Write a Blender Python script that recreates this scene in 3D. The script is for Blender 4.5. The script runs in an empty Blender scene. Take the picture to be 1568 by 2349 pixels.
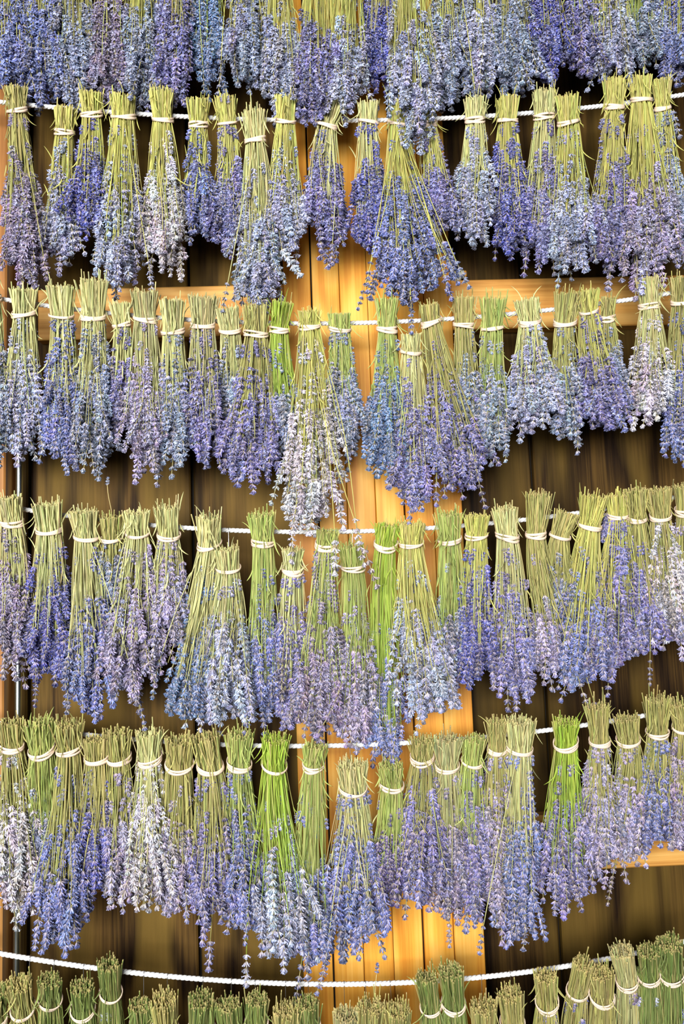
import bpy, math, random
import numpy as np
from mathutils import Matrix, Vector

random.seed(7)
rng = np.random.default_rng(11)
SC = bpy.context.scene
COL = SC.collection

# ------------------------------------------------------------------ camera
W, H, FPX = 1568.0, 2349.0, 1900.0
CAM = np.array([0.0, -2.135, 1.60])
YAW, PITCH, ROLL = math.radians(1.9), math.radians(6.0), math.radians(2.05)
fwd = np.array([math.sin(YAW) * math.cos(PITCH), math.cos(YAW) * math.cos(PITCH), math.sin(PITCH)])
r0 = np.array([math.cos(YAW), -math.sin(YAW), 0.0])
u0 = np.cross(r0, fwd)
rgt = r0 * math.cos(ROLL) - u0 * math.sin(ROLL)
upv = u0 * math.cos(ROLL) + r0 * math.sin(ROLL)
cam = bpy.data.cameras.new('camera')
cam.sensor_fit = 'VERTICAL'
cam.sensor_height = 36.0
cam.lens = 36.0 * FPX / H
cam.clip_start = 0.05
co = bpy.data.objects.new('camera', cam)
COL.objects.link(co)
M = Matrix.Identity(4)
for i in range(3):
    M[i][0], M[i][1], M[i][2], M[i][3] = rgt[i], upv[i], -fwd[i], CAM[i]
co.matrix_world = M
SC.camera = co


def at(px, py, Y):
    """point of the place at distance Y from the wall that shows at pixel px, py"""
    d = fwd * FPX + rgt * (px - W / 2) - upv * (py - H / 2)
    t = (Y - CAM[1]) / d[1]
    return CAM + d * t


# ------------------------------------------------------------------ light
SC.view_settings.view_transform = 'Standard'
SC.view_settings.look = 'None'
SC.view_settings.gamma = 1.0
SC.view_settings.exposure = 0.0
SC.view_settings.use_curve_mapping = False
world = bpy.data.worlds.new('World')
SC.world = world
world.use_nodes = True
bg = world.node_tree.nodes['Background']
bg.inputs['Color'].default_value = (0.72, 0.8, 1.0, 1)
bg.inputs['Strength'].default_value = 0.03
# daylight through the wide open barn door behind the photographer
al = bpy.data.lights.new('barn_door_daylight', 'AREA')
al.shape = 'RECTANGLE'
al.size, al.size_y = 3.4, 1.7
al.energy = 710.0
al.color = (1.0, 0.97, 0.92)
alo = bpy.data.objects.new('barn_door_daylight', al)
COL.objects.link(alo)
alo.location = (-1.3, -5.8, 2.15)
alo.rotation_euler = (Vector((0.0, 0.0, 1.75)) - alo.location).to_track_quat('-Z', 'Y').to_euler()


# ------------------------------------------------------------------ materials
def srgb(r, g, b):
    f = lambda c: ((c / 255 + 0.055) / 1.055) ** 2.4 if c > 10 else c / 255 / 12.92
    return np.array([f(r), f(g), f(b)])


def new_mat(name, rough=0.6, metal=0.0):
    m = bpy.data.materials.new(name)
    m.use_nodes = True
    nt = m.node_tree
    b = nt.nodes['Principled BSDF']
    b.inputs['Roughness'].default_value = rough
    b.inputs['Metallic'].default_value = metal
    return m, nt, b


def mixc(nt, a, b, fac, mode='MIX'):
    n = nt.nodes.new('ShaderNodeMix')
    n.data_type = 'RGBA'
    n.blend_type = mode
    for sock, v in ((n.inputs[6], a), (n.inputs[7], b), (n.inputs[0], fac)):
        if hasattr(v, 'is_output'):
            nt.links.new(v, sock)
        elif isinstance(v, (int, float)):
            sock.default_value = v
        else:
            sock.default_value = (*v, 1)
    return n.outputs[2]


def wood(name, dark, mid, light, axis='Z', fig=1.0, rough=0.55, blotch=None, bump=0.25, vary=0.25, spec=0.3):
    m, nt, b = new_mat(name, rough)
    b.inputs['Specular IOR Level'].default_value = spec
    N, L = nt.nodes, nt.links
    tc = N.new('ShaderNodeTexCoord')
    oi = N.new('ShaderNodeObjectInfo')
    off = N.new('ShaderNodeMath'); off.operation = 'MULTIPLY'; off.inputs[1].default_value = 37.0
    L.new(oi.outputs['Random'], off.inputs[0])
    add = N.new('ShaderNodeVectorMath'); add.operation = 'ADD'
    L.new(tc.outputs['Object'], add.inputs[0]); L.new(off.outputs[0], add.inputs[1])

    def mapped(across, along):
        mp = N.new('ShaderNodeMapping')
        mp.inputs['Scale'].default_value = (across, across, along) if axis == 'Z' else (along, across, across)
        L.new(add.outputs[0], mp.inputs['Vector'])
        return mp.outputs[0]

    def noise(vec, detail, dist=0.0, rgh=0.5):
        n = N.new('ShaderNodeTexNoise'); n.inputs['Scale'].default_value = 1.0
        n.inputs['Detail'].default_value = detail; n.inputs['Distortion'].default_value = dist
        n.inputs['Roughness'].default_value = rgh
        L.new(vec, n.inputs['Vector'])
        return n.outputs['Fac']

    # growth rings: bands across the board, bent by a slow noise
    slow = noise(mapped(4.0 * fig, 0.9 * fig), 2.0)
    mul = N.new('ShaderNodeMath'); mul.operation = 'MULTIPLY'; mul.inputs[1].default_value = 70.0
    L.new(slow, mul.inputs[0])
    sn = N.new('ShaderNodeMath'); sn.operation = 'SINE'; L.new(mul.outputs[0], sn.inputs[0])
    mr = N.new('ShaderNodeMapRange'); mr.inputs['From Min'].default_value = -1; mr.inputs['From Max'].default_value = 1
    L.new(sn.outputs[0], mr.inputs['Value'])
    fine = noise(mapped(130.0, 2.6), 5.0, 0.0, 0.7)
    grain = N.new('ShaderNodeMath'); grain.operation = 'MULTIPLY_ADD'
    grain.inputs[1].default_value = 0.26
    L.new(mr.outputs[0], grain.inputs[0])
    f2 = N.new('ShaderNodeMath'); f2.operation = 'MULTIPLY'; f2.inputs[1].default_value = 0.76
    L.new(fine, f2.inputs[0]); L.new(f2.outputs[0], grain.inputs[2])
    cr = N.new('ShaderNodeValToRGB')
    e = cr.color_ramp.elements
    e[0].position, e[0].color = 0.34, (*dark, 1)
    e[1].position, e[1].color = 0.70, (*light, 1)
    k = e.new(0.5); k.color = (*mid, 1)
    L.new(grain.outputs[0], cr.inputs['Fac'])
    colr = cr.outputs['Color']
    if blotch is not None:
        bl = noise(mapped(7.0, 1.1), 3.0, 0.6)
        rp = N.new('ShaderNodeMapRange'); rp.inputs['From Min'].default_value = 0.45; rp.inputs['From Max'].default_value = 0.62
        L.new(bl, rp.inputs['Value'])
        colr = mixc(nt, colr, mixc(nt, colr, blotch, 0.75), rp.outputs[0])
    # each board is cut from another trunk
    br = N.new('ShaderNodeMapRange')
    br.inputs['To Min'].default_value = 1.0 - vary; br.inputs['To Max'].default_value = 1.0 + vary
    L.new(oi.outputs['Random'], br.inputs['Value'])
    vm = N.new('ShaderNodeVectorMath'); vm.operation = 'SCALE'
    L.new(colr, vm.inputs[0]); L.new(br.outputs[0], vm.inputs['Scale'])
    L.new(vm.outputs[0], b.inputs['Base Color'])
    bp = N.new('ShaderNodeBump'); bp.inputs['Strength'].default_value = bump; bp.inputs['Distance'].default_value = 0.002
    L.new(grain.outputs[0], bp.inputs['Height']); L.new(bp.outputs[0], b.inputs['Normal'])
    return m


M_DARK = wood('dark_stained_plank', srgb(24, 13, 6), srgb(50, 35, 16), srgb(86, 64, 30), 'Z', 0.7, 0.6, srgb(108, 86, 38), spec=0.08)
M_BACK = new_mat('dark_backing', 0.9)[0]
M_BACK.node_tree.nodes['Principled BSDF'].inputs['Base Color'].default_value = (0.008, 0.006, 0.004, 1)
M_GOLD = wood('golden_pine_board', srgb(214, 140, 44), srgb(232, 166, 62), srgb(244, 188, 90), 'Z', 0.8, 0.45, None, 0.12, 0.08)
M_RAIL = wood('honey_pine_rail', srgb(184, 128, 58), srgb(206, 152, 76), srgb(222, 174, 98), 'X', 0.8, 0.5, None, 0.12, 0.05)
M_POST = wood('brown_pine_post', srgb(140, 92, 44), srgb(168, 116, 60), srgb(190, 140, 80), 'Z', 0.8, 0.55, None, 0.15, 0.05)

# plant stems: own colour per stem, stored on the mesh
M_STEM, nt, b = new_mat('dried_stem', 0.5)
a = nt.nodes.new('ShaderNodeVertexColor'); a.layer_name = 'Col'
nt.links.new(a.outputs['Color'], b.inputs['Base Color'])
b.inputs['Specular IOR Level'].default_value = 0.3

# flowers: colour of the bundle on the object, calyx base / tip / petal on the mesh
M_FLOWER, nt, b = new_mat('lavender_flower', 0.75)
oi = nt.nodes.new('ShaderNodeObjectInfo')
a = nt.nodes.new('ShaderNodeVertexColor'); a.layer_name = 'Col'
sp = nt.nodes.new('ShaderNodeSeparateColor')
nt.links.new(a.outputs['Color'], sp.inputs[0])
oc = oi.outputs['Color']
basec = mixc(nt, oc, srgb(226, 210, 200), 0.64)
c1 = mixc(nt, basec, oc, sp.outputs[0])
petal = mixc(nt, oc, srgb(206, 210, 236), 0.42)
c2 = mixc(nt, c1, petal, sp.outputs[1])
vr = nt.nodes.new('ShaderNodeMapRange')
vr.inputs['To Min'].default_value = 0.36; vr.inputs['To Max'].default_value = 1.6
nt.links.new(sp.outputs[2], vr.inputs['Value'])
vs = nt.nodes.new('ShaderNodeVectorMath'); vs.operation = 'SCALE'
nt.links.new(c2, vs.inputs[0]); nt.links.new(vr.outputs[0], vs.inputs['Scale'])
nt.links.new(vs.outputs[0], b.inputs['Base Color'])
b.inputs['Specular IOR Level'].default_value = 0.2

M_SPIKESTEM, nt, b = new_mat('flower_stalk', 0.6)
b.inputs['Base Color'].default_value = (*srgb(158, 152, 104), 1)

M_BAND, nt, b = new_mat('natural_rubber', 0.45)
nn = nt.nodes.new('ShaderNodeTexNoise'); nn.inputs['Scale'].default_value = 90
nt.links.new(mixc(nt, srgb(236, 208, 184), srgb(252, 232, 212), nn.outputs['Fac']), b.inputs['Base Color'])

M_ROPE, nt, b = new_mat('white_twisted_rope', 0.55)
nn = nt.nodes.new('ShaderNodeTexNoise'); nn.inputs['Scale'].default_value = 220
nt.links.new(mixc(nt, srgb(226, 232, 238), srgb(250, 250, 250), nn.outputs['Fac']), b.inputs['Base Color'])

M_WIRE, nt, b = new_mat('steel_wire', 0.3, 1.0)
b.inputs['Base Color'].default_value = (0.75, 0.76, 0.78, 1)
M_PIPE, nt, b = new_mat('galvanised_pipe', 0.24, 1.0)
nn = nt.nodes.new('ShaderNodeTexNoise'); nn.inputs['Scale'].default_value = 40
nt.links.new(mixc(nt, srgb(196, 216, 220), srgb(236, 246, 246), nn.outputs['Fac']), b.inputs['Base Color'])
M_GLASS, nt, b = new_mat('clear_glass', 0.08)
b.inputs['Base Color'].default_value = (0.9, 0.97, 0.97, 1)
b.inputs['Transmission Weight'].default_value = 0.55
M_CORK, nt, b = new_mat('amber_stopper', 0.4)
b.inputs['Base Color'].default_value = (*srgb(196, 140, 60), 1)


# ------------------------------------------------------------------ mesh helpers
def mesh_from(name, V, F4, mats, F3=None, col=None, mat_idx=None, smooth=None):
    """V (n,3); F4 (m,4); F3 (k,3); col per vertex (n,3)"""
    me = bpy.data.meshes.new(name)
    V = np.asarray(V, np.float32)
    parts, sizes = [], []
    if F4 is not None and len(F4):
        parts.append(np.asarray(F4, np.int32).ravel()); sizes.append(np.full(len(F4), 4, np.int32))
    if F3 is not None and len(F3):
        parts.append(np.asarray(F3, np.int32).ravel()); sizes.append(np.full(len(F3), 3, np.int32))
    loops = np.concatenate(parts); sz = np.concatenate(sizes)
    me.vertices.add(len(V)); me.vertices.foreach_set('co', V.ravel())
    me.loops.add(len(loops)); me.loops.foreach_set('vertex_index', loops)
    me.polygons.add(len(sz))
    st = np.zeros(len(sz), np.int32); st[1:] = np.cumsum(sz)[:-1]
    me.polygons.foreach_set('loop_start', st)
    if smooth is None:
        smooth = np.ones(len(sz), bool)
    me.polygons.foreach_set('use_smooth', smooth)
    for m in mats:
        me.materials.append(m)
    if mat_idx is not None:
        me.polygons.foreach_set('material_index', np.asarray(mat_idx, np.int32))
    if col is not None:
        at_ = me.color_attributes.new('Col', 'FLOAT_COLOR', 'POINT')
        c4 = np.ones((len(V), 4), np.float32); c4[:, :3] = col
        at_.data.foreach_set('color', c4.ravel())
    me.update(calc_edges=True)
    return me


def obj(name, me, parent=None, loc=None):
    o = bpy.data.objects.new(name, me)
    COL.objects.link(o)
    if parent is not None:
        o.parent = parent
    if loc is not None:
        o.location = loc
    return o


def tag(o, label=None, cat=None, group=None, kind=None):
    if label: o['label'] = label
    if cat: o['category'] = cat
    if group: o['group'] = group
    if kind: o['kind'] = kind
    return o


def unit(a):
    return a / np.maximum(np.linalg.norm(a, axis=-1, keepdims=True), 1e-9)


def tubes(P, R, m=4, ref=(0, 1, 0), caps=True, flat=None):
    """P (n,k,3) paths, R (n,k) radii -> V, F4 (side), cap quads (m=4) ; flat=(n,k) ratio of the second radius"""
    n, k, _ = P.shape
    T = unit(np.gradient(P, axis=1))
    ref = np.asarray(ref, float)
    A = unit(np.cross(T, ref)); B = np.cross(T, A)
    ang = np.arange(m) * 2 * math.pi / m + math.pi / m
    R2 = R if flat is None else R * flat
    V = (P[:, :, None, :] + A[:, :, None, :] * (np.cos(ang)[None, None, :, None] * R[:, :, None, None])
         + B[:, :, None, :] * (np.sin(ang)[None, None, :, None] * R2[:, :, None, None]))
    idx = np.arange(n * k * m).reshape(n, k, m)
    a_ = idx[:, :-1, :]; b_ = idx[:, 1:, :]
    F = np.stack([a_, np.roll(a_, -1, 2), np.roll(b_, -1, 2), b_], -1).reshape(-1, 4)
    C = None
    if caps and m == 4:
        C = np.concatenate([idx[:, 0, ::-1].reshape(-1, 4), idx[:, -1, :].reshape(-1, 4)])
    return V.reshape(-1, 3), F, C


def board(name, x0, x1, y_front, y_back, z0, z1, mat, parent=None, ch=0.003):
    """a plank with chamfered front edges all round, origin at its middle"""
    c = np.array([(x0 + x1) / 2, (y_front + y_back) / 2, (z0 + z1) / 2])
    hx, hy, hz = (x1 - x0) / 2, (y_back - y_front) / 2, (z1 - z0) / 2
    V = []
    for y, i in ((hy, 0), (-hy + ch, 0), (-hy, ch)):
        V += [(-hx + i, y, -hz + i), (hx - i, y, -hz + i), (hx - i, y, hz - i), (-hx + i, y, hz - i)]
    F = []
    F.append((3, 2, 1, 0)[::-1])
    for r in (0, 4):
        for j in range(4):
            j2 = (j + 1) % 4
            F.append((r + j2, r + j, r + 4 + j, r + 4 + j2)[::-1])
    F.append((8, 9, 10, 11))
    me = mesh_from(name, V, F, [mat], smooth=np.zeros(len(F), bool))
    import bmesh
    bm = bmesh.new(); bm.from_mesh(me); bmesh.ops.recalc_face_normals(bm, faces=bm.faces); bm.to_mesh(me); bm.free()
    return obj(name, me, parent, c)


# ------------------------------------------------------------------ the wall
ZB, ZT = 0.0, 3.75
wall = board('wall_back', -1.75, 1.75, 0.026, 0.05, ZB, ZT, M_BACK)
tag(wall, 'dark wooden barn wall of wide upright planks behind the lavender', None, None, 'structure')
# seams seen between the wide planks (pixel columns at y 1100)
seam_x = [at(px, 1100, 0.0)[0] for px in (-300, 68, 440, 820, 1222, 1615)]
seam_x = [-1.75] + seam_x + [1.75]
for i in range(len(seam_x) - 1):
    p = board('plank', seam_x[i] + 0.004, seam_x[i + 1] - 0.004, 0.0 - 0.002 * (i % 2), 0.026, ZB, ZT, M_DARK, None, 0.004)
    p.parent = wall
    p.location = Vector(p.location) - Vector(wall.location)

# golden panel of narrow boards standing proud of the wall
PF = -0.050
pe = [at(px, 2200, PF)[0] for px in (695, 764, 834, 903, 973, 1043, 1112)]
panel = board('trim_1', pe[0] + 0.002, pe[-1] - 0.002, PF + 0.022, -0.004, ZB, ZT, M_BACK)
tag(panel, 'golden pine upright panel of narrow boards in the middle of the wall', None, None, 'structure')
gaps = [0, .0022, .0008, .0007, .0024, .0009, 0]
for i in range(6):
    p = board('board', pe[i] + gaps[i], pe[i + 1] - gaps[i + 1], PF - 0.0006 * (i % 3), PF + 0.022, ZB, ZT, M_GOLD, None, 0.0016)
    p.parent = panel
    p.location = Vector(p.location) - Vector(panel.location)

# horizontal rails
RF = -0.040
zu1 = 0.5 * (at(340, 661, RF)[2] + at(1215, 636, RF)[2]); zu0 = 0.5 * (at(300, 775, RF)[2] + at(1270, 750, RF)[2])
zl0 = 0.5 * (at(360, 2045, RF)[2] + at(1465, 1988, RF)[2]); zl1 = zl0 + (zu1 - zu0)
left_post_x = at(6, 1900, -0.095)[0]
for n, (x0, x1, z0, z1, lab) in enumerate((
        (left_post_x + 0.06, pe[0] - .001, zu0, zu1, 'honey pine rail across the wall left of the panel, upper one'),
        (pe[-1] + .001, 1.75, zu0, zu1, 'honey pine rail across the wall right of the panel, upper one'),
        (left_post_x + 0.06, pe[0] - .001, zl0, zl1, 'honey pine rail across the wall left of the panel, lower one'),
        (pe[-1] + .001, 1.75, zl0, zl1, 'honey pine rail across the wall right of the panel, lower one'))):
    o = board('trim_%d' % (n + 2), x0, x1, RF, -0.003, z0, z1, M_RAIL, None, 0.003)
    tag(o, lab, None, None, 'structure')
o = board('trim_6', left_post_x - 0.14, left_post_x, -0.095, -0.003, ZB, ZT, M_POST, None, 0.004)
tag(o, 'brown wooden post at the left edge of the wall', None, None, 'structure')

# pipe in the corner beside the post
pc = at(42, 1500, -0.055)
k = 40
zz = np.linspace(0.0, 3.7, k)
P = np.zeros((1, k, 3)); P[0, :, 0] = pc[0]; P[0, :, 1] = -0.055; P[0, :, 2] = zz
V, F, _ = tubes(P, np.full((1, k), 0.0085), 20, caps=False)
pipe = bpy.data.objects.new('metal_pipe', None); COL.objects.link(pipe); pipe.location = (pc[0], -0.055, 0)
tag(pipe, 'shiny galvanised pipe running up the wall beside the left post', 'pipe')
obj('tube', mesh_from('tube', V - np.array([pc[0], -0.055, 0]), F, [M_PIPE]), pipe)
for z in (0.35, 3.45):
    V, F, _ = tubes(np.array([[[0, 0, z - .02], [0, 0, z - .019], [0, 0, z + .019], [0, 0, z + .02]]]), np.array([[.0086, .0112, .0112, .0086]]), 20, caps=False)
    obj('coupling', mesh_from('coupling', V, F, [M_PIPE]), pipe)


# ------------------------------------------------------------------ ropes
def rope_curve(pts, Y):
    """smooth rope line through pixels, at distance Y from the wall: returns f(x) -> (y, z)"""
    W_ = np.array([at(px, py, Y) for px, py in pts])
    c = np.polyfit(W_[:, 0], W_[:, 2], 2 if len(pts) < 6 else 3)
    return c


ROPE_Y = -0.205
ROPES = {
    1: [(0, -255), (400, -225), (784, -215), (1200, -228), (1568, -262)],
    2: [(60, 240), (230, 255), (400, 268), (780, 275), (1000, 272), (1200, 262), (1400, 240), (1568, 217)],
    3: [(0, 687), (100, 698), (250, 718), (420, 735), (700, 742), (900, 738), (1060, 728), (1250, 714), (1420, 690), (1540, 672)],
    4: [(60, 1170), (150, 1183), (350, 1203), (600, 1218), (760, 1221), (1000, 1214), (1130, 1198), (1320, 1182), (1410, 1155), (1568, 1140)],
    5: [(60, 1668), (190, 1685), (310, 1696), (580, 1710), (760, 1710), (920, 1706), (1110, 1690), (1240, 1677), (1340, 1663), (1568, 1625)],
    6: [(0, 2188), (100, 2204), (200, 2217), (480, 2247), (800, 2258), (960, 2254), (1110, 2240), (1250, 2222), (1400, 2198), (1568, 2160)],
}
ROPE_NAMES = {1: 'topmost', 2: 'second', 3: 'third', 4: 'fourth', 5: 'fifth', 6: 'bottom'}
ROPE_FN = {}
for r, pts in ROPES.items():
    c = rope_curve(pts, ROPE_Y)
    xm = 0.95
    def fz(x, c=c, xm=xm):
        xc = np.clip(x, -xm, xm)
        d = np.polyder(c)
        return np.polyval(c, xc) + np.polyval(d, xc) * (x - xc)
    ROPE_FN[r] = fz
    x = np.arange(-1.6, 1.6, 0.0032)
    ctr = np.stack([x, np.full_like(x, ROPE_Y), fz(x)], -1)
    T = unit(np.gradient(ctr, axis=0))
    A = unit(np.cross(T, np.array([0, 1.0, 0]))); B = np.cross(T, A)
    RR = 0.0056
    ro = bpy.data.objects.new('rope', None); COL.objects.link(ro)
    ro.location = (0, ROPE_Y, float(fz(0.0)))
    tag(ro, 'white twisted three-strand rope carrying the %s row of lavender' % ROPE_NAMES[r], 'rope', 'drying ropes')
    for s in range(3):
        ph = x / 0.030 * 2 * math.pi + s * 2 * math.pi / 3
        P = ctr + A * (np.cos(ph) * RR * 0.48)[:, None] - B * (np.sin(ph) * RR * 0.48)[:, None]
        V, F, _ = tubes(P[None], np.full((1, len(x)), RR * 0.56), 7, caps=False)
        obj('strand', mesh_from('strand', V - np.array(ro.location), F, [M_ROPE]), ro)

# ------------------------------------------------------------------ flower spikes (shared meshes)
def spike_mesh(kind, seed):
    g = np.random.default_rng(seed)
    VV, F3, F4, CC, MI = [], [], [], [], []
    base = 0

    def calyx(p, d, ln, rad, petals, shade):
        nonlocal base
        d = unit(d)
        a = unit(np.cross(d, np.array([0.3, 0.9, 0.31]))); b_ = np.cross(d, a)
        m = 5
        prof = [(0.0, 0.45, 0.0), (0.45, 1.0, 0.45), (0.95, 0.78, 1.0)]
        th = np.arange(m) * 2 * math.pi / m + g.random() * 6
        vs, cs = [], []
        for t, r, f in prof:
            for q in th:
                vs.append(p + d * ln * t + (a * math.cos(q) + b_ * math.sin(q)) * rad * r); cs.append((f, 0, shade))
        vs.append(p + d * ln * 1.12); cs.append((1, 0.1, shade))
        for i in range(2):
            for j in range(m):
                j2 = (j + 1) % m
                F4.append((base + i * m + j, base + i * m + j2, base + (i + 1) * m + j2, base + (i + 1) * m + j)); MI.append(0)
        tip = base + 3 * m
        for j in range(m):
            F3.append((base + 2 * m + j, base + 2 * m + (j + 1) % m, tip))
        nb = len(vs)
        if petals:
            ctr = p + d * ln * 0.95
            for q in range(4):
                an = th[0] + q * math.pi / 2 + g.normal() * .2
                o = a * math.cos(an) + b_ * math.sin(an); s = -a * math.sin(an) + b_ * math.cos(an)
                L = rad * (1.5 + g.random() * .8)
                k0 = nb
                for w in (ctr, ctr + o * L * .6 + s * L * .42 + d * L * .5, ctr + o * L * 1.15 + d * L * .65, ctr + o * L * .6 - s * L * .42 + d * L * .5):
                    vs.append(w); cs.append((1, 1, shade))
                F4.append((base + k0, base + k0 + 1, base + k0 + 2, base + k0 + 3)); MI.append(0)
                nb += 4
        VV.append(np.array(vs)); CC.append(np.array(cs)); base += len(vs)

    nw, gap, wr, cl = dict(dense=(6, .0084, 1.0, .0092), medium=(5, .0108, .95, .0090), loose=(6, .0138, .9, .0084),
                           small=(3, .0082, .8, .0078), long=(8, .0098, .9, .0088))[kind]
    nw = nw + int(g.integers(-1, 2)) if kind != 'small' else nw
    bend = g.normal(0, 0.10, 2)
    zs = []
    z = 0.0
    for i in range(nw):
        zs.append(z)
        step = gap * (0.85 + 0.3 * g.random())
        if i == 0 and kind in ('loose', 'medium') and g.random() < .6:
            step *= 1.6
        z -= step
    zend = z

    def axis_pt(zv):
        t = -zv
        return np.array([bend[0] * t * t * 6, bend[1] * t * t * 6, zv])

    for i, zv in enumerate(zs):
        c = axis_pt(zv)
        last = i == nw - 1
        sz = wr * (1.0 if 0 < i < nw - 1 else (.9 if i == 0 else .9))
        n = int(round((13 if kind != 'loose' else 10) * sz)) + int(g.integers(-1, 2))
        ph = g.random() * 6
        for j in range(n):
            an = ph + j * 2 * math.pi / n + g.normal() * .16
            sp_ = math.radians(g.uniform(38, 66) if j % 2 else g.uniform(20, 44))
            if last:
                sp_ *= .75
            d = np.array([math.cos(an) * math.sin(sp_), math.sin(an) * math.sin(sp_), -math.cos(sp_)])
            p = c + np.array([math.cos(an), math.sin(an), 0]) * .0011 + np.array([0, 0, g.normal() * .0009])
            calyx(p, d, cl * sz * g.uniform(.82, 1.15), .00138 * g.uniform(.8, 1.2), g.random() < .26, g.random())
    for j in range(5):
        an = j * 1.3
        d = np.array([math.cos(an) * .28, math.sin(an) * .28, -1])
        calyx(axis_pt(zs[-1]) + np.array([0, 0, -.001]), d, cl * .8, .0015, j % 2 == 0, g.random())
    # stalk
    kk = 5
    P = np.array([[axis_pt(q) for q in np.linspace(.004, zs[-1], kk)]])
    V, F, _ = tubes(P, np.full((1, kk), .0009), 4, caps=False)
    VV.append(V); CC.append(np.zeros((len(V), 3)))
    F4.extend((F + base).tolist()); MI.extend([1] * len(F))
    mi = np.concatenate([np.array(MI), np.zeros(len(F3))])
    me = mesh_from('flower_spike_' + kind, np.concatenate(VV), F4, [M_FLOWER, M_SPIKESTEM], F3, np.concatenate(CC), mi)
    return me, -zs[-1] + cl


SPIKES = {}
for ki, (kind, cnt) in enumerate((('dense', 6), ('medium', 7), ('loose', 6), ('small', 4), ('long', 5))):
    SPIKES[kind] = [spike_mesh(kind, 100 * ki + s) for s in range(cnt)]

FLOWER = dict(blue=(92, 108, 170), violet=(102, 104, 164), deep=(66, 76, 158), pale=(150, 160, 194), white=(190, 188, 202),
              lilac=(142, 138, 176), grey=(122, 138, 170), dusty=(124, 116, 152), teal=(86, 120, 168), purple=(74, 68, 130))
FLOWER_WORD = dict(blue='blue', violet='violet', deep='deep violet', pale='pale blue', white='whitish lilac', lilac='lilac',
                   grey='grey-blue', dusty='dusty mauve', teal='steel blue', purple='dark purple')
STEM = dict(yellow=(188, 186, 104), olive=(164, 160, 98), green=(160, 172, 96), bright=(154, 178, 68), pale=(192, 192, 134), grey=(168, 166, 118), shaded_moss=(120, 134, 74))  # last one: dull green, darkened to paint the light falloff on the bottom row
STEM_WORD = dict(yellow='yellow-green', olive='olive', green='green', bright='bright green', pale='pale green', grey='straw-grey', shaded_moss='shaded mossy green')

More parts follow.
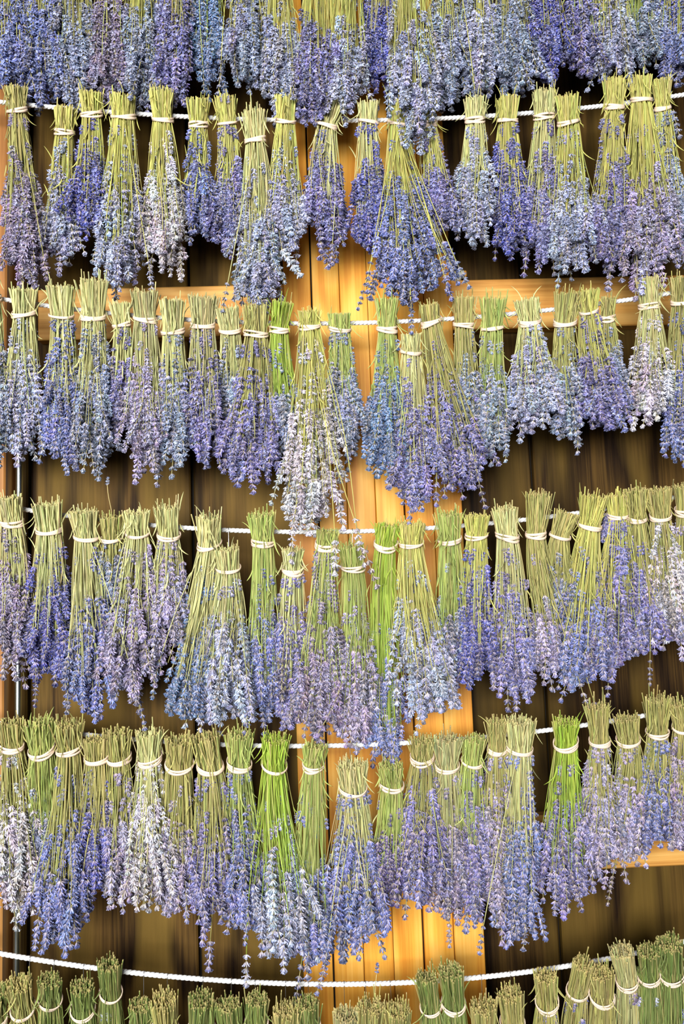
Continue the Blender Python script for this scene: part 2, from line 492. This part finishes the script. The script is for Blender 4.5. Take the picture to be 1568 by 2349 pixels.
# ------------------------------------------------------------------ the bundles
# band x, band y, top y, bottom x, tip y, half width at bottom, first flowers y, half width at band, flowers, stems, options
B = {
 1: [(25,-195,-262,35,225,62,-10,26,'blue','yellow',{}),
     (95,-185,-255,105,240,58,-40,26,'blue','olive',{}),
     (170,-190,-258,178,255,58,-60,26,'grey','olive',{}),
     (245,-180,-250,255,235,58,-50,26,'dusty','olive',{}),
     (325,-185,-255,322,235,55,-10,26,'grey','yellow',{}),
     (400,-178,-248,392,245,55,-60,26,'violet','olive',{}),
     (478,-182,-250,470,185,45,-80,26,'teal','green',{'dy':.02}),
     (560,-175,-245,572,195,58,-40,26,'grey','yellow',{}),
     (640,-172,-240,648,240,55,20,26,'pale','yellow',{'dy':-.03}),
     (725,-170,-240,728,275,62,60,28,'violet','yellow',{'dy':-.045}),
     (795,-178,-246,790,265,52,60,26,'pale','yellow',{'dy':-.03}),
     (868,-172,-240,868,200,52,-40,26,'deep','olive',{'dy':.02}),
     (940,-172,-240,945,320,72,20,28,'pale','yellow',{'dy':-.05}),
     (1015,-178,-246,1025,245,58,-20,26,'grey','yellow',{'dy':-.03}),
     (1090,-180,-250,1100,200,52,-30,26,'pale','yellow',{}),
     (1165,-184,-252,1180,215,58,-20,26,'grey','olive',{}),
     (1240,-186,-255,1262,190,50,-60,26,'deep','olive',{}),
     (1320,-190,-258,1345,170,52,-60,26,'violet','green',{}),
     (1395,-195,-262,1415,185,60,-20,26,'pale','yellow',{}),
     (1470,-200,-266,1478,150,50,-40,26,'grey','green',{}),
     (1540,-205,-270,1545,190,55,-20,26,'blue','yellow',{})],
 2: [(39,253,198,66,655,58,325,22,'dusty','olive',{'leafy':1}),
     (148,303,245,138,600,42,390,22,'pale','yellow',{'dy':.03}),
     (210,262,213,203,545,48,330,24,'deep','yellow',{}),
     (283,267,220,272,655,62,360,28,'pale','yellow',{}),
     (373,274,205,385,612,60,375,24,'white','yellow',{}),
     (455,287,228,455,545,40,345,22,'blue','yellow',{}),
     (521,283,222,520,568,46,320,22,'violet','yellow',{'dy':.02}),
     (585,322,252,592,700,62,470,24,'pale','pale',{'dy':-.04}),
     (655,278,222,658,592,50,370,23,'pale','yellow',{}),
     (748,288,224,752,568,54,345,26,'violet','pale',{'tx':768}),
     (845,280,234,850,572,52,325,23,'deep','pale',{}),
     (912,284,236,958,690,90,430,24,'blue','yellow',{'dy':-.045}),
     (984,285,240,1010,535,52,365,18,'violet','yellow',{}),
     (1089,275,224,1082,555,50,340,23,'pale','pale',{}),
     (1163,277,223,1172,580,52,340,24,'deep','yellow',{}),
     (1247,268,207,1232,605,48,335,24,'violet','pale',{}),
     (1303,280,220,1312,620,66,370,26,'pale','yellow',{'dy':-.03}),
     (1408,247,182,1395,605,56,345,23,'violet','yellow',{'leafy':1}),
     (1470,230,176,1482,655,78,410,24,'lilac','yellow',{'dy':-.02,'leafy':1}),
     (1519,248,182,1545,585,52,290,18,'grey','yellow',{'dy':.02})],
 3: [(-22,690,632,-8,1045,42,780,24,'grey','pale',{}),
     (55,718,662,45,1042,52,790,26,'pale','pale',{}),
     (141,724,656,143,1062,50,770,27,'blue','pale',{}),
     (214,726,642,212,1065,58,760,27,'grey','pale',{}),
     (279,745,694,276,985,36,780,20,'violet','pale',{'dy':.03}),
     (333,731,668,342,1072,56,770,26,'lilac','grey',{}),
     (396,760,686,405,1062,44,790,26,'grey','pale',{'dy':.01}),
     (465,746,680,470,1065,52,755,27,'violet','grey',{}),
     (527,757,706,525,960,38,840,24,'grey','pale',{'dy':.04}),
     (587,765,698,572,1108,72,850,27,'violet','olive',{'dy':-.02}),
     (641,756,692,668,1060,40,880,22,'grey','bright',{'dy':.02}),
     (709,746,712,722,1235,86,880,25,'white','yellow',{'dy':-.06}),
     (779,754,718,797,1040,46,800,25,'grey','green',{'dy':.02}),
     (887,755,684,886,1085,58,850,23,'teal','green',{}),
     (942,807,766,944,1158,52,860,23,'violet','pale',{'dy':-.02}),
     (989,738,697,1062,1125,74,870,24,'violet','olive',{'dy':-.03,'tx':984}),
     (1063,745,682,1072,1010,40,800,23,'grey','olive',{'dy':.02}),
     (1129,752,684,1125,1055,44,830,25,'grey','green',{}),
     (1214,736,686,1220,985,72,780,26,'pale','pale',{}),
     (1295,740,672,1302,1015,44,790,25,'grey','olive',{'dy':.02,'tx':1302}),
     (1349,713,664,1382,985,62,765,22,'violet','yellow',{'dy':-.02}),
     (1393,730,682,1412,955,40,790,16,'grey','olive',{'dy':.02}),
     (1488,701,636,1490,965,62,780,24,'white','pale',{}),
     (1563,692,636,1556,1060,48,780,24,'blue','olive',{})],
 4: [(27,1196,1138,35,1525,55,1265,25,'dusty','pale',{}),
     (113,1214,1152,112,1550,62,1320,28,'deep','pale',{}),
     (197,1232,1168,210,1645,58,1340,26,'blue','pale',{}),
     (257,1234,1180,250,1410,32,1260,24,'grey','olive',{'dy':.03}),
     (315,1222,1170,288,1590,78,1325,26,'lilac','pale',{'dy':-.02}),
     (387,1227,1160,390,1465,54,1260,25,'lilac','pale',{}),
     (480,1248,1182,425,1640,50,1420,26,'teal','pale',{}),
     (523,1303,1254,508,1660,86,1395,27,'pale','pale',{'dy':-.02}),
     (603,1243,1174,600,1645,42,1400,25,'blue','green',{}),
     (671,1305,1256,660,1665,50,1310,23,'violet','pale',{}),
     (748,1248,1214,735,1705,64,1340,24,'dusty','green',{'dy':-.01}),
     (809,1300,1246,815,1715,54,1430,26,'lilac','green',{}),
     (884,1249,1200,886,1745,42,1560,25,'blue','bright',{}),
     (943,1246,1196,982,1665,78,1390,27,'pale','yellow',{'dy':-.03}),
     (1031,1237,1174,1030,1560,44,1390,26,'grey','green',{'dy':.02}),
     (1092,1228,1178,1085,1575,52,1320,25,'deep','yellow',{}),
     (1163,1230,1162,1182,1610,60,1345,25,'violet','pale',{}),
     (1228,1225,1128,1278,1545,46,1390,22,'lilac','olive',{'dy':-.02,'tx':1232}),
     (1284,1230,1172,1296,1420,38,1315,23,'grey','olive',{'dy':.03,'tx':1302}),
     (1352,1206,1134,1318,1575,70,1370,26,'blue','yellow',{'tx':1362}),
     (1416,1182,1132,1402,1560,78,1250,22,'violet','yellow',{'dy':-.02}),
     (1459,1188,1120,1472,1505,50,1300,22,'violet','olive',{}),
     (1514,1184,1118,1536,1455,54,1240,23,'white','olive',{}),
     (1572,1172,1110,1572,1490,46,1250,23,'lilac','olive',{})],
 5: [(27,1711,1645,42,2075,60,1790,24,'white','olive',{}),
     (95,1720,1645,98,1985,40,1865,27,'grey','green',{'dy':.02}),
     (158,1718,1648,138,2170,64,1880,26,'blue','olive',{'dy':-.02}),
     (221,1737,1684,205,2060,52,1835,25,'deep','olive',{}),
     (273,1738,1670,275,2065,44,1840,25,'lilac','olive',{}),
     (343,1738,1668,348,2065,62,1785,26,'white','pale',{}),
     (411,1752,1684,405,2090,48,1890,30,'lilac','olive',{'dy':.02}),
     (482,1757,1678,480,2115,62,1855,28,'violet','olive',{}),
     (549,1752,1672,562,2135,58,1785,26,'blue','green',{}),
     (629,1755,1682,662,2185,78,1970,27,'pale','bright',{'dy':-.03}),
     (719,1753,1700,708,2215,50,1990,23,'blue','green',{}),
     (809,1806,1740,810,2185,76,1870,30,'blue','pale',{'dy':-.03}),
     (898,1799,1742,884,2070,44,1925,26,'purple','green',{}),
     (968,1737,1687,955,2060,76,1795,25,'violet','olive',{'dy':-.02}),
     (1025,1756,1682,1035,2095,48,1845,26,'dusty','grey',{}),
     (1082,1746,1684,1085,2115,44,1830,23,'violet','green',{}),
     (1139,1720,1643,1140,2090,48,1800,20,'lilac','olive',{}),
     (1191,1716,1642,1182,2155,56,1775,28,'blue','pale',{'dy':-.02}),
     (1297,1704,1645,1292,2065,62,1870,26,'violet','bright',{}),
     (1375,1700,1608,1368,1985,52,1755,22,'lilac','olive',{}),
     (1440,1697,1638,1430,1970,50,1755,25,'lilac','olive',{'dy':.01}),
     (1507,1679,1592,1490,1935,56,1735,24,'blue','olive',{}),
     (1566,1666,1606,1556,1955,50,1740,23,'dusty','olive',{})],
 6: [(-12,2330,2262,-5,2730,50,2440,27,'blue','shaded_moss',{}),
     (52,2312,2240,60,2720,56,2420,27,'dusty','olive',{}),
     (115,2292,2236,118,2700,50,2480,26,'blue','shaded_moss',{}),
     (190,2314,2248,188,2720,52,2480,27,'violet','shaded_moss',{}),
     (254,2276,2200,256,2700,54,2400,25,'pale','shaded_moss',{}),
     (325,2346,2292,322,2740,50,2500,27,'blue','shaded_moss',{}),
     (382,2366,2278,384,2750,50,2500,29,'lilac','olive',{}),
     (462,2362,2278,460,2760,54,2500,31,'blue','shaded_moss',{}),
     (530,2366,2288,528,2760,52,2500,28,'violet','shaded_moss',{}),
     (588,2343,2278,590,2740,50,2480,26,'pale','shaded_moss',{}),
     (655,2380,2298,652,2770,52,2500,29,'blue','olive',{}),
     (708,2352,2284,712,2750,50,2480,26,'lilac','shaded_moss',{}),
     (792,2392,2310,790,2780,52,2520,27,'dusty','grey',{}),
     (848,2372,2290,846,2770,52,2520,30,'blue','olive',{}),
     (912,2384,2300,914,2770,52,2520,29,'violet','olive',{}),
     (987,2308,2226,985,2720,52,2480,24,'blue','shaded_moss',{}),
     (1040,2300,2214,1042,2710,52,2460,27,'pale','shaded_moss',{}),
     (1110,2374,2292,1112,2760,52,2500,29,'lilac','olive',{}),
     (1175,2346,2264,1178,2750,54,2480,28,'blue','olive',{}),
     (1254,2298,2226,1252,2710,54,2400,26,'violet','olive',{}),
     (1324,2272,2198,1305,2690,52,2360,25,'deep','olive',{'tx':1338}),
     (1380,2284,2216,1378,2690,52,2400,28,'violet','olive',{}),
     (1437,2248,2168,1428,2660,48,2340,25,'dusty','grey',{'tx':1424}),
     (1488,2238,2168,1486,2650,52,2360,25,'pale','shaded_moss',{}),
     (1540,2232,2148,1542,2650,54,2380,29,'blue','shaded_moss',{})],
}
# long stray stems: row, number in row, pixel of the flower's upper end, size
STRAY = {(3, 11): [(836, 1262, 1.1), (768, 1240, 1.1), (815, 1190, 1.0), (676, 1180, 1.0)], (4, 17): [(1362, 1612, 1.0), (1330, 1570, 1.0)],
         (2, 11): [(942, 700, .8), (850, 600, .9), (838, 650, .8), (1020, 640, 1.0), (1046, 600, 1.0), (1030, 605, 1.0), (1012, 590, 1.)], (5, 7): [(482, 2160, 1.1)], (5, 14): [(1030, 2120, .8)],
         (5, 20): [(1408, 1994, .8)], (5, 19): [(1390, 1996, .8)], (5, 10): [(690, 2215, 1.1)], (4, 6): [(365, 1520, 1.0)], (2, 7): [(522, 650, .9)],
         (2, 0): [(100, 590, 1.0)], (1, 11): [(905, 225, .9), (845, 150, .8)], (1, 13): [(1088, 205, .9)], (1, 6): [(465, 150, .8)], (1, 7): [(507, 140, 1.)],
         (5, 9): [(565, 2190, 1.0)], (4, 8): [(600, 1600, 1.0)], (4, 2): [(155, 1590, .9), (318, 1605, .9)], (4, 1): [(82, 1540, .8)],
         (5, 17): [(1205, 2110, 1.0), (1108, 2125, .8)], (4, 21): [(1490, 1515, .8)], (5, 11): [(860, 2120, 1.0), (750, 2180, .9)],
         (3, 14): [(946, 1120, 1.0)], (3, 15): [(1000, 1110, 1.0), (1095, 1090, 1.)], (2, 9): [(762, 560, .9)], (2, 3): [(340, 600, 1.)]}
# dry sprigs standing up out of a bundle: row, number in row, pixel of the head
UP = {(4, 3): [(250, 1112)], (6, 13): [(868, 2232)], (2, 6): [(512, 234), (527, 236)]}
ORD = ['first', 'second', 'third', 'fourth', 'fifth', 'sixth', 'seventh', 'eighth', 'ninth', 'tenth', 'eleventh', 'twelfth', 'thirteenth',
       'fourteenth', 'fifteenth', 'sixteenth', 'seventeenth', 'eighteenth', 'nineteenth', 'twentieth', 'twenty-first', 'twenty-second',
       'twenty-third', 'twenty-fourth', 'twenty-fifth']


def add_spike(parent, p, d, col, kind, size, g):
    lst = SPIKES[kind]
    me, ln = lst[int(g.integers(len(lst)))]
    o = bpy.data.objects.new('flower_spike', me)
    COL.objects.link(o)
    o.parent = parent
    o.location = p
    q = Vector((0, 0, -1)).rotation_difference(Vector(d))
    from mathutils import Quaternion
    q = q @ Quaternion((0, 0, 1), g.random() * 6.28)
    o.rotation_mode = 'QUATERNION'
    o.rotation_quaternion = q
    o.scale = (size, size, size)
    c = np.clip(col * (1 + g.normal() * .22) * (1 + g.normal(0, .06, 3)), 0.01, 1)
    o.color = (*c, 1)
    return o


N_SPIKES = 0


def bundle(row, idx, spec):
    global N_SPIKES
    bx, by, ty, tx_b, tipy, hw, fy, bw, fcol, scol, opt = spec
    g = np.random.default_rng(1000 * row + idx)
    mm = 1.0
    Yb = ROPE_Y - 0.0060 - bw * 0.001 * 0.86 - 0.002 + g.normal() * .002
    P0 = at(bx, by, Yb)
    s = (P0[1] - CAM[1]) / FPX                       # metres in a pixel there (close to the middle)
    rb = bw * s * (0.96 if row < 6 else .87)
    rt = rb * ((1.08 if row < 6 else .98) + g.random() * .12)
    a = (ty - 920) / 1900.0
    tyc = ty + max(0.0, math.sin(a)) * rt / s * 0.75
    tx = opt.get('tx', bx - 0.035 * (by - ty) + g.normal() * 3)
    tl = (by - ty) * s
    Pt = at(tx, tyc, Yb - (0.20 if row < 6 else .46) * tl - 0.004) - P0
    dyb = 0.022 + opt.get('dy', 0.0) + g.normal() * .008
    Pb = at(tx_b, tipy, Yb + dyb) - P0
    Rb = (hw * (1.27 if 1 < row < 6 else 1.22) - 5) * s
    Ltot = np.linalg.norm(Pb)
    fs = (fy - by) / float(tipy - by)

    root = bpy.data.objects.new('lavender_bundle', None)
    COL.objects.link(root)
    root.location = P0
    what = {1: 'hanging bundle of %s lavender flowers' % FLOWER_WORD[fcol], 6: 'tied bundle with %s stem ends' % STEM_WORD[scol]}.get(
        row, 'bundle of %s lavender with %s stems' % (FLOWER_WORD[fcol], STEM_WORD[scol]))
    if bx < 8 or bx > 1560:
        where = 'cut off by the %s edge, %s row' % ('left' if bx < 8 else 'right', ROPE_NAMES[row])
    else:
        where = '%s from left in the %s row' % (ORD[idx - sum(1 for q in B[row][:idx] if q[0] < 8)], ROPE_NAMES[row])
    tag(root, what + ', ' + where, 'lavender bundle', 'lavender bundles in the %s row' % ROPE_NAMES[row])

    # ---- stems
    n = int(np.clip(150 * (bw / 25.0) ** 1.3, 90, 190) * (1.35 if row == 6 else 1))
    rr = np.sqrt(g.random(n)); th = g.random(n) * 2 * math.pi
    u, v = rr * np.cos(th), rr * np.sin(th)
    mixu = 0.26
    th2 = g.random(n) * 2 * math.pi; rr2 = np.sqrt(g.random(n))
    u2 = np.clip(u * (1 - mixu) + rr2 * np.cos(th2) * mixu * 1.7, -1.05, 1.05)
    v2 = np.clip(v * (1 - mixu) + rr2 * np.sin(th2) * mixu * 1.7, -1.05, 1.05)
    size0 = 1.12 + 0.0022 * (hw - 50) if row > 1 else 1.2
    sl = 0.050 * size0
    tmax = 1 - sl * 0.95 / Ltot
    lo = max(.07, min(fs - .11, tmax - .05))
    q = g.random(n)
    te = lo + (tmax - lo) * q ** 0.68
    te = te - (te - lo) * 0.30 * np.clip(u2 * u2 + .3 * v2 * v2, 0, 1)
    early = g.random(n) < 0.14
    te = np.where(early, lo * (0.35 + .6 * g.random(n)), te)
    bare = (np.arange(n) % 6 == 5)

    KA, KB = 4, 8
    wig = g.normal(0, 1, (n, 2)) * .0022
    paths = np.zeros((n, KA + KB, 3))
    hts = 1.0 + g.normal(0, .045, n) - .10 * (1 - rr ** 2) + np.where(g.random(n) < .05, g.uniform(.08, .38, n), 0)
    lean = g.normal(0, .075 if row < 6 else .045, (n, 2)) * tl
    ud = Pt / np.linalg.norm(Pt)
    ex = unit(np.cross(np.array([0, 1.0, 0]), ud)); ey = np.cross(ud, ex)      # across and towards the wall
    for i in range(KA):
        f = (1.0, .955, .62, .3)[i]
        h = hts * f
        rad = rb + (rt - rb) * f ** 1.2
        paths[:, i] = (Pt[None] * h[:, None] + ex * (u * rad + lean[:, 0] * f)[:, None] + ey * (v * rad * .88 + lean[:, 1] * f)[:, None])
    bx_ = np.array([1.0, 0, 0]); by_ = np.array([0, 1.0, 0])

    def centre(t):
        t = np.asarray(t)[..., None]
        c = Pb * t
        # leave the band along the top's own direction, then hang down
        bow = -ud * Ltot * 0.30
        return c + (bow - Pb * 0.30) * (t * (1 - t) ** 2 * 2.2) * np.array([.8, 1, .6])

    def radius(t):
        tt = np.clip(np.asarray(t) / .84, 0, 1)
        return rb + (Rb - rb) * (0.68 * tt + .32 * tt ** 1.7)

    def pos(t, u_, v_, ua, va, w):
        e = np.clip(t / .75, 0, 1); e = e * e * (3 - 2 * e)
        uu = ua * (1 - e) + u_ * e; vv = va * (1 - e) + v_ * e
        R = radius(t)
        wob = np.sin(t * math.pi * 2.2)
        return centre(t) + bx_ * (uu * R + w[..., 0] * wob)[..., None] + by_ * (vv * np.minimum(R * .86, rb * .86 + (R - rb) * .75) + w[..., 1] * wob)[..., None]

    for i in range(KB):
        f = i / (KB - 1)
        paths[:, KA + i] = pos(te * f, u2, v2, u, v, wig)
    # thin ends taper
    rad = np.concatenate([[1.18, 1.18, 1.15, 1.08], np.linspace(1.0, .68, KB)])[None] * (g.uniform(.00085, .00145, n))[:, None]
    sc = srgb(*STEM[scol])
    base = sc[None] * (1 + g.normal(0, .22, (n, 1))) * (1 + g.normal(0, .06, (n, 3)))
    straw = srgb(196, 180, 124)
    k_ = (g.random(n) < .18)[:, None]
    base = np.where(k_, base * .4 + straw * .6, base)
    strays = STRAY.get((row, idx), [])
    V, F, C = tubes(paths, rad, 4)
    colr = np.repeat(np.repeat(base[:, None, :], KA + KB, 1), 4, 1).reshape(n, KA + KB, 4, 3)
    cut = srgb(206, 178, 122)
    colr[:, 0] = colr[:, 0] * .55 + cut * .45
    green_low = srgb(136, 164, 84) if scol in ('bright', 'green') else srgb(150, 158, 96)
    wlow = np.linspace(0, .35, KB)[None, :, None, None]
    colr[:, KA:] = colr[:, KA:] * (1 - wlow) + green_low * wlow
    Vs, Fs, Cs, cols = [V], [F], [C], [colr.reshape(-1, 3)]
    nv = len(V)
    spikes = []
    for (sx, sy, ss) in strays:
        pe_ = at(sx, sy, Yb + dyb * .8 - .02) - P0
        f = np.linspace(0, 1, 10)
        ua = (g.random() - .5); 
        c0 = np.array([ua * rb, -.6 * rb, 0])
        pth = c0 * (1 - f)[:, None] + pe_ * f[:, None] + (bx_ * (ua * Rb * .3) - by_ * .012)[None] * (np.sin(f * math.pi))[:, None]
        V2, F2, C2 = tubes(pth[None], np.full((1, 10), .0011), 4)
        Vs.append(V2); Fs.append(F2 + nv); Cs.append(C2 + nv); nv += len(V2)
        cols.append(np.repeat((sc * 1.05)[None], len(V2), 0))
        spikes.append((pth[-1], unit(pth[-1] - pth[-2]), ss * .95, 'loose' if g.random() < .75 else 'medium'))
    for (sx, sy) in UP.get((row, idx), []):
        pe_ = at(sx, sy, Yb - .03) - P0
        f = np.linspace(0, 1, 8)
        pth = pe_ * f[:, None] + bx_[None] * (.004 * np.sin(f * 5))[:, None]
        V2, F2, C2 = tubes(pth[None], np.full((1, 8), .0009), 4)
        Vs.append(V2); Fs.append(F2 + nv); Cs.append(C2 + nv); nv += len(V2)
        cols.append(np.repeat(straw[None], len(V2), 0))
        spikes.append((pth[-1], np.array([.1, 0, 1.0]), .7, 'small'))
    Fa = np.concatenate(Fs + Cs)
    sm = np.ones(len(Fa), bool); sm[sum(len(x) for x in Fs):] = False
    st = obj('stems', mesh_from('stems', np.concatenate(Vs), Fa, [M_STEM], col=np.clip(np.concatenate(cols), .005, 1), smooth=sm), root)
    st['kind'] = 'stuff'

    # ---- dried leaves and loose ends around the band
    nl = int(g.integers(11, 19)) + (14 if opt.get('leafy') else 0) + (6 if scol in ('bright', 'green') else 0)
    K = 7
    lp = np.zeros((nl, K, 3)); lr = np.zeros((nl, K))
    for i in range(nl):
        an = g.uniform(0, 2 * math.pi)
        t0 = g.uniform(-.55, .5)
        if t0 < 0:
            c0 = Pt * (-t0 * 1.6); r_ = rt
        else:
            c0 = centre(t0); r_ = float(radius(t0)) * .95
        o = np.array([math.cos(an), math.sin(an) * .86 * (1 if g.random() < .5 else -1), 0])
        if o[1] > .3: o[1] *= -1
        ln = g.uniform(.018, .05)
        out = g.uniform(.1, .7)
        dn = -1 if g.random() < .72 else 1
        f = np.linspace(0, 1, K)
        curl = g.normal() * .8
        pth = (c0 + o * r_ * .97)[None] + o[None] * (ln * out * f ** 1.5)[:, None] + np.array([0, 0, dn])[None] * (ln * (f - .35 * out * f * f))[:, None]
        pth += np.array([-o[1], o[0], 0])[None] * (ln * curl * .35 * f * f)[:, None]
        lp[i] = pth
        lr[i] = np.sin(np.clip(f * .9 + .12, 0, 1) * math.pi) ** .7 * g.uniform(.0009, .0019)
    V, F, C = tubes(lp, lr + .0002, 4, flat=np.full((nl, K), .3))
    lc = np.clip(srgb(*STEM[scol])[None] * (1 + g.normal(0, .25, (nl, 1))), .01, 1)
    lc = np.repeat(lc, K * 4, 0)
    lv = obj('leaves', mesh_from('leaves', V, np.concatenate([F, C]), [M_STEM], col=lc), root)
    lv['kind'] = 'stuff'

    # ---- rubber band: one elastic wound round two or three times
    turns = 2 if g.random() < .45 else 3
    K = 26 * turns
    f = np.linspace(0, 1, K)
    an = f * 2 * math.pi * turns + g.random() * 6
    spread = .0030 * (turns - 1) + .001
    hz = spread * (.62 * np.sin(an / turns + g.random() * 6) + .34 * np.sin(an * (turns + 1) / turns + g.random() * 6))
    slope = g.uniform(.10, .34) + (.1 if row == 6 else 0)                       # the hook lifts its back
    side = g.normal() * .10
    rbx = rb * 1.035 + .0016 + .0007 * np.sin(f * 9)
    cx, cy = np.cos(an) * rbx, np.sin(an) * (rb * .88 + .0026)
    pth = ex * cx[:, None] + ey * cy[:, None] + ud * (hz + cy * slope + cx * side)[:, None]
    T = unit(np.gradient(pth, axis=0))
    outw = unit(ex * np.cos(an)[:, None] + ey * np.sin(an)[:, None])
    upb = unit(np.cross(outw, T))
    m = 6
    q6 = np.arange(m) * 2 * math.pi / m
    bh = g.uniform(.0026, .0036)
    V = pth[:, None] + outw[:, None] * (np.cos(q6)[None, :, None] * .0010) + upb[:, None] * (np.sin(q6)[None, :, None] * bh * (1 + .12 * np.sin(f * 40))[:, None, None])
    ids = np.arange(K * m).reshape(K, m)
    F = np.stack([ids[:-1], np.roll(ids[:-1], -1, 1), np.roll(ids[1:], -1, 1), ids[1:]], -1).reshape(-1, 4)
    obj('rubber_band', mesh_from('rubber_band', V.reshape(-1, 3), F, [M_BAND]), root)

    # ---- wire hook from the rope down to the band at the back
    rz = float(ROPE_FN[row](P0[0])) - P0[2]
    ry = ROPE_Y - P0[1]
    jx = g.normal() * rb * .15
    pts = []
    for q_ in np.linspace(-.5, math.pi + .3, 9):
        pts.append((jx, ry + math.cos(q_) * .0072, rz + math.sin(q_) * .0072))
    e = np.array([jx * .5, rb * .9 + .001, .002])
    for f_ in np.linspace(.15, 1, 6):
        b0 = np.array(pts[8]); pts.append(tuple(b0 * (1 - f_) + e * f_)) if len(pts) < 15 else None
    pth = np.array(pts)
    V, F, C = tubes(pth[None], np.full((1, len(pth)), .0008), 4, ref=(1, 0, 0.01))
    obj('wire_hook', mesh_from('wire_hook', V, np.concatenate([F, C]), [M_WIRE]), root)

    # ---- flowers
    fc = srgb(*FLOWER[fcol])
    kinds = ['dense', 'medium', 'loose', 'long']
    wts = dict(blue=(.30, .46, .18, .06), violet=(.38, .42, .12, .08), deep=(.6, .3, .05, .05), pale=(.25, .42, .25, .08),
               white=(.22, .42, .28, .08), lilac=(.3, .4, .2, .1), grey=(.35, .4, .15, .1), dusty=(.4, .35, .1, .15), teal=(.35, .35, .15, .15), purple=(.6, .2, .05, .15))[fcol]
    ext = tipy - fy
    want = int(np.clip(2 * hw * ext / 800.0 * 4.1, 48, 140))
    if row == 6:
        want = 30
    order = np.argsort(bare * 1.0 + g.random(n) * .01)
    p_end = paths[:, -1]; d_end = unit(paths[:, -1] - paths[:, -2])
    cnt = 0
    for j in order:
        if cnt >= min(want, n):
            break
        kd = kinds[int(g.choice(4, p=wts))]
        size = size0 * g.uniform(.82, 1.16)
        if early[j] or (te[j] < lo + .25 * (tmax - lo) and g.random() < .45):
            kd = 'small'
        if te[j] < lo + .35 * (tmax - lo):
            size *= .86
        d = d_end[j] + g.normal(0, .15, 3) + np.array([0, 0, -.22])
        add_spike(root, p_end[j], d, fc, kd, size, g); cnt += 1
    extra = want - cnt
    for j in range(max(0, extra)):
        i = int(g.integers(n))
        d = d_end[i] + g.normal(0, .17, 3) + np.array([0, 0, -.25])
        add_spike(root, p_end[i] + g.normal(0, .006, 3) * np.array([1, 1, 1.5]), d, fc, kinds[int(g.choice(4, p=wts))], size0 * g.uniform(.8, 1.1), g); cnt += 1
    for p, d, ss, kd in spikes:
        add_spike(root, p, d, fc, kd, ss * size0, g); cnt += 1
    N_SPIKES += cnt
    return root


for row, lst in B.items():
    for i, spec in enumerate(lst):
        bundle(row, i, spec)
print('spikes', N_SPIKES)

# ------------------------------------------------------------------ small bottle lying on the rail end
b0 = at(1033, 628, RF + .004); b1 = at(1071, 628, RF + .004)
Lb = b1[0] - b0[0]
prof = [(0, .0), (0, .013), (.004, .016), (Lb * .62, .016), (Lb * .68, .0145), (Lb * .70, .010)]
for i in range(4):
    x_ = Lb * (.72 + i * .035)
    prof += [(x_, .0098), (x_ + Lb * .01, .0112), (x_ + Lb * .022, .0112), (x_ + Lb * .03, .0098)]
def lathe_x(prof, name, mat, parent):
    prof = np.array(prof); m = 20
    q = np.arange(m) * 2 * math.pi / m
    V = np.stack([np.repeat(prof[:, 0][:, None], m, 1), prof[:, 1][:, None] * np.cos(q), prof[:, 1][:, None] * np.sin(q)], -1)
    ids = np.arange(len(prof) * m).reshape(-1, m)
    F = np.stack([ids[:-1], np.roll(ids[:-1], -1, 1), np.roll(ids[1:], -1, 1), ids[1:]], -1).reshape(-1, 4)
    return obj(name, mesh_from(name, V.reshape(-1, 3), F, [mat]), parent)
bt = bpy.data.objects.new('bottle', None); COL.objects.link(bt)
bt.location = (pe[-1] + .001, RF + .004, zu1 + .0163)
tag(bt, 'small clear bottle with ribbed neck lying on the upper right rail beside the panel', 'bottle')
lathe_x(prof, 'glass_body', M_GLASS, bt)
lathe_x([(Lb * .86, .0), (Lb * .86, .0095), (Lb * .97, .0102), (Lb, .009), (Lb, 0)], 'stopper', M_CORK, bt)
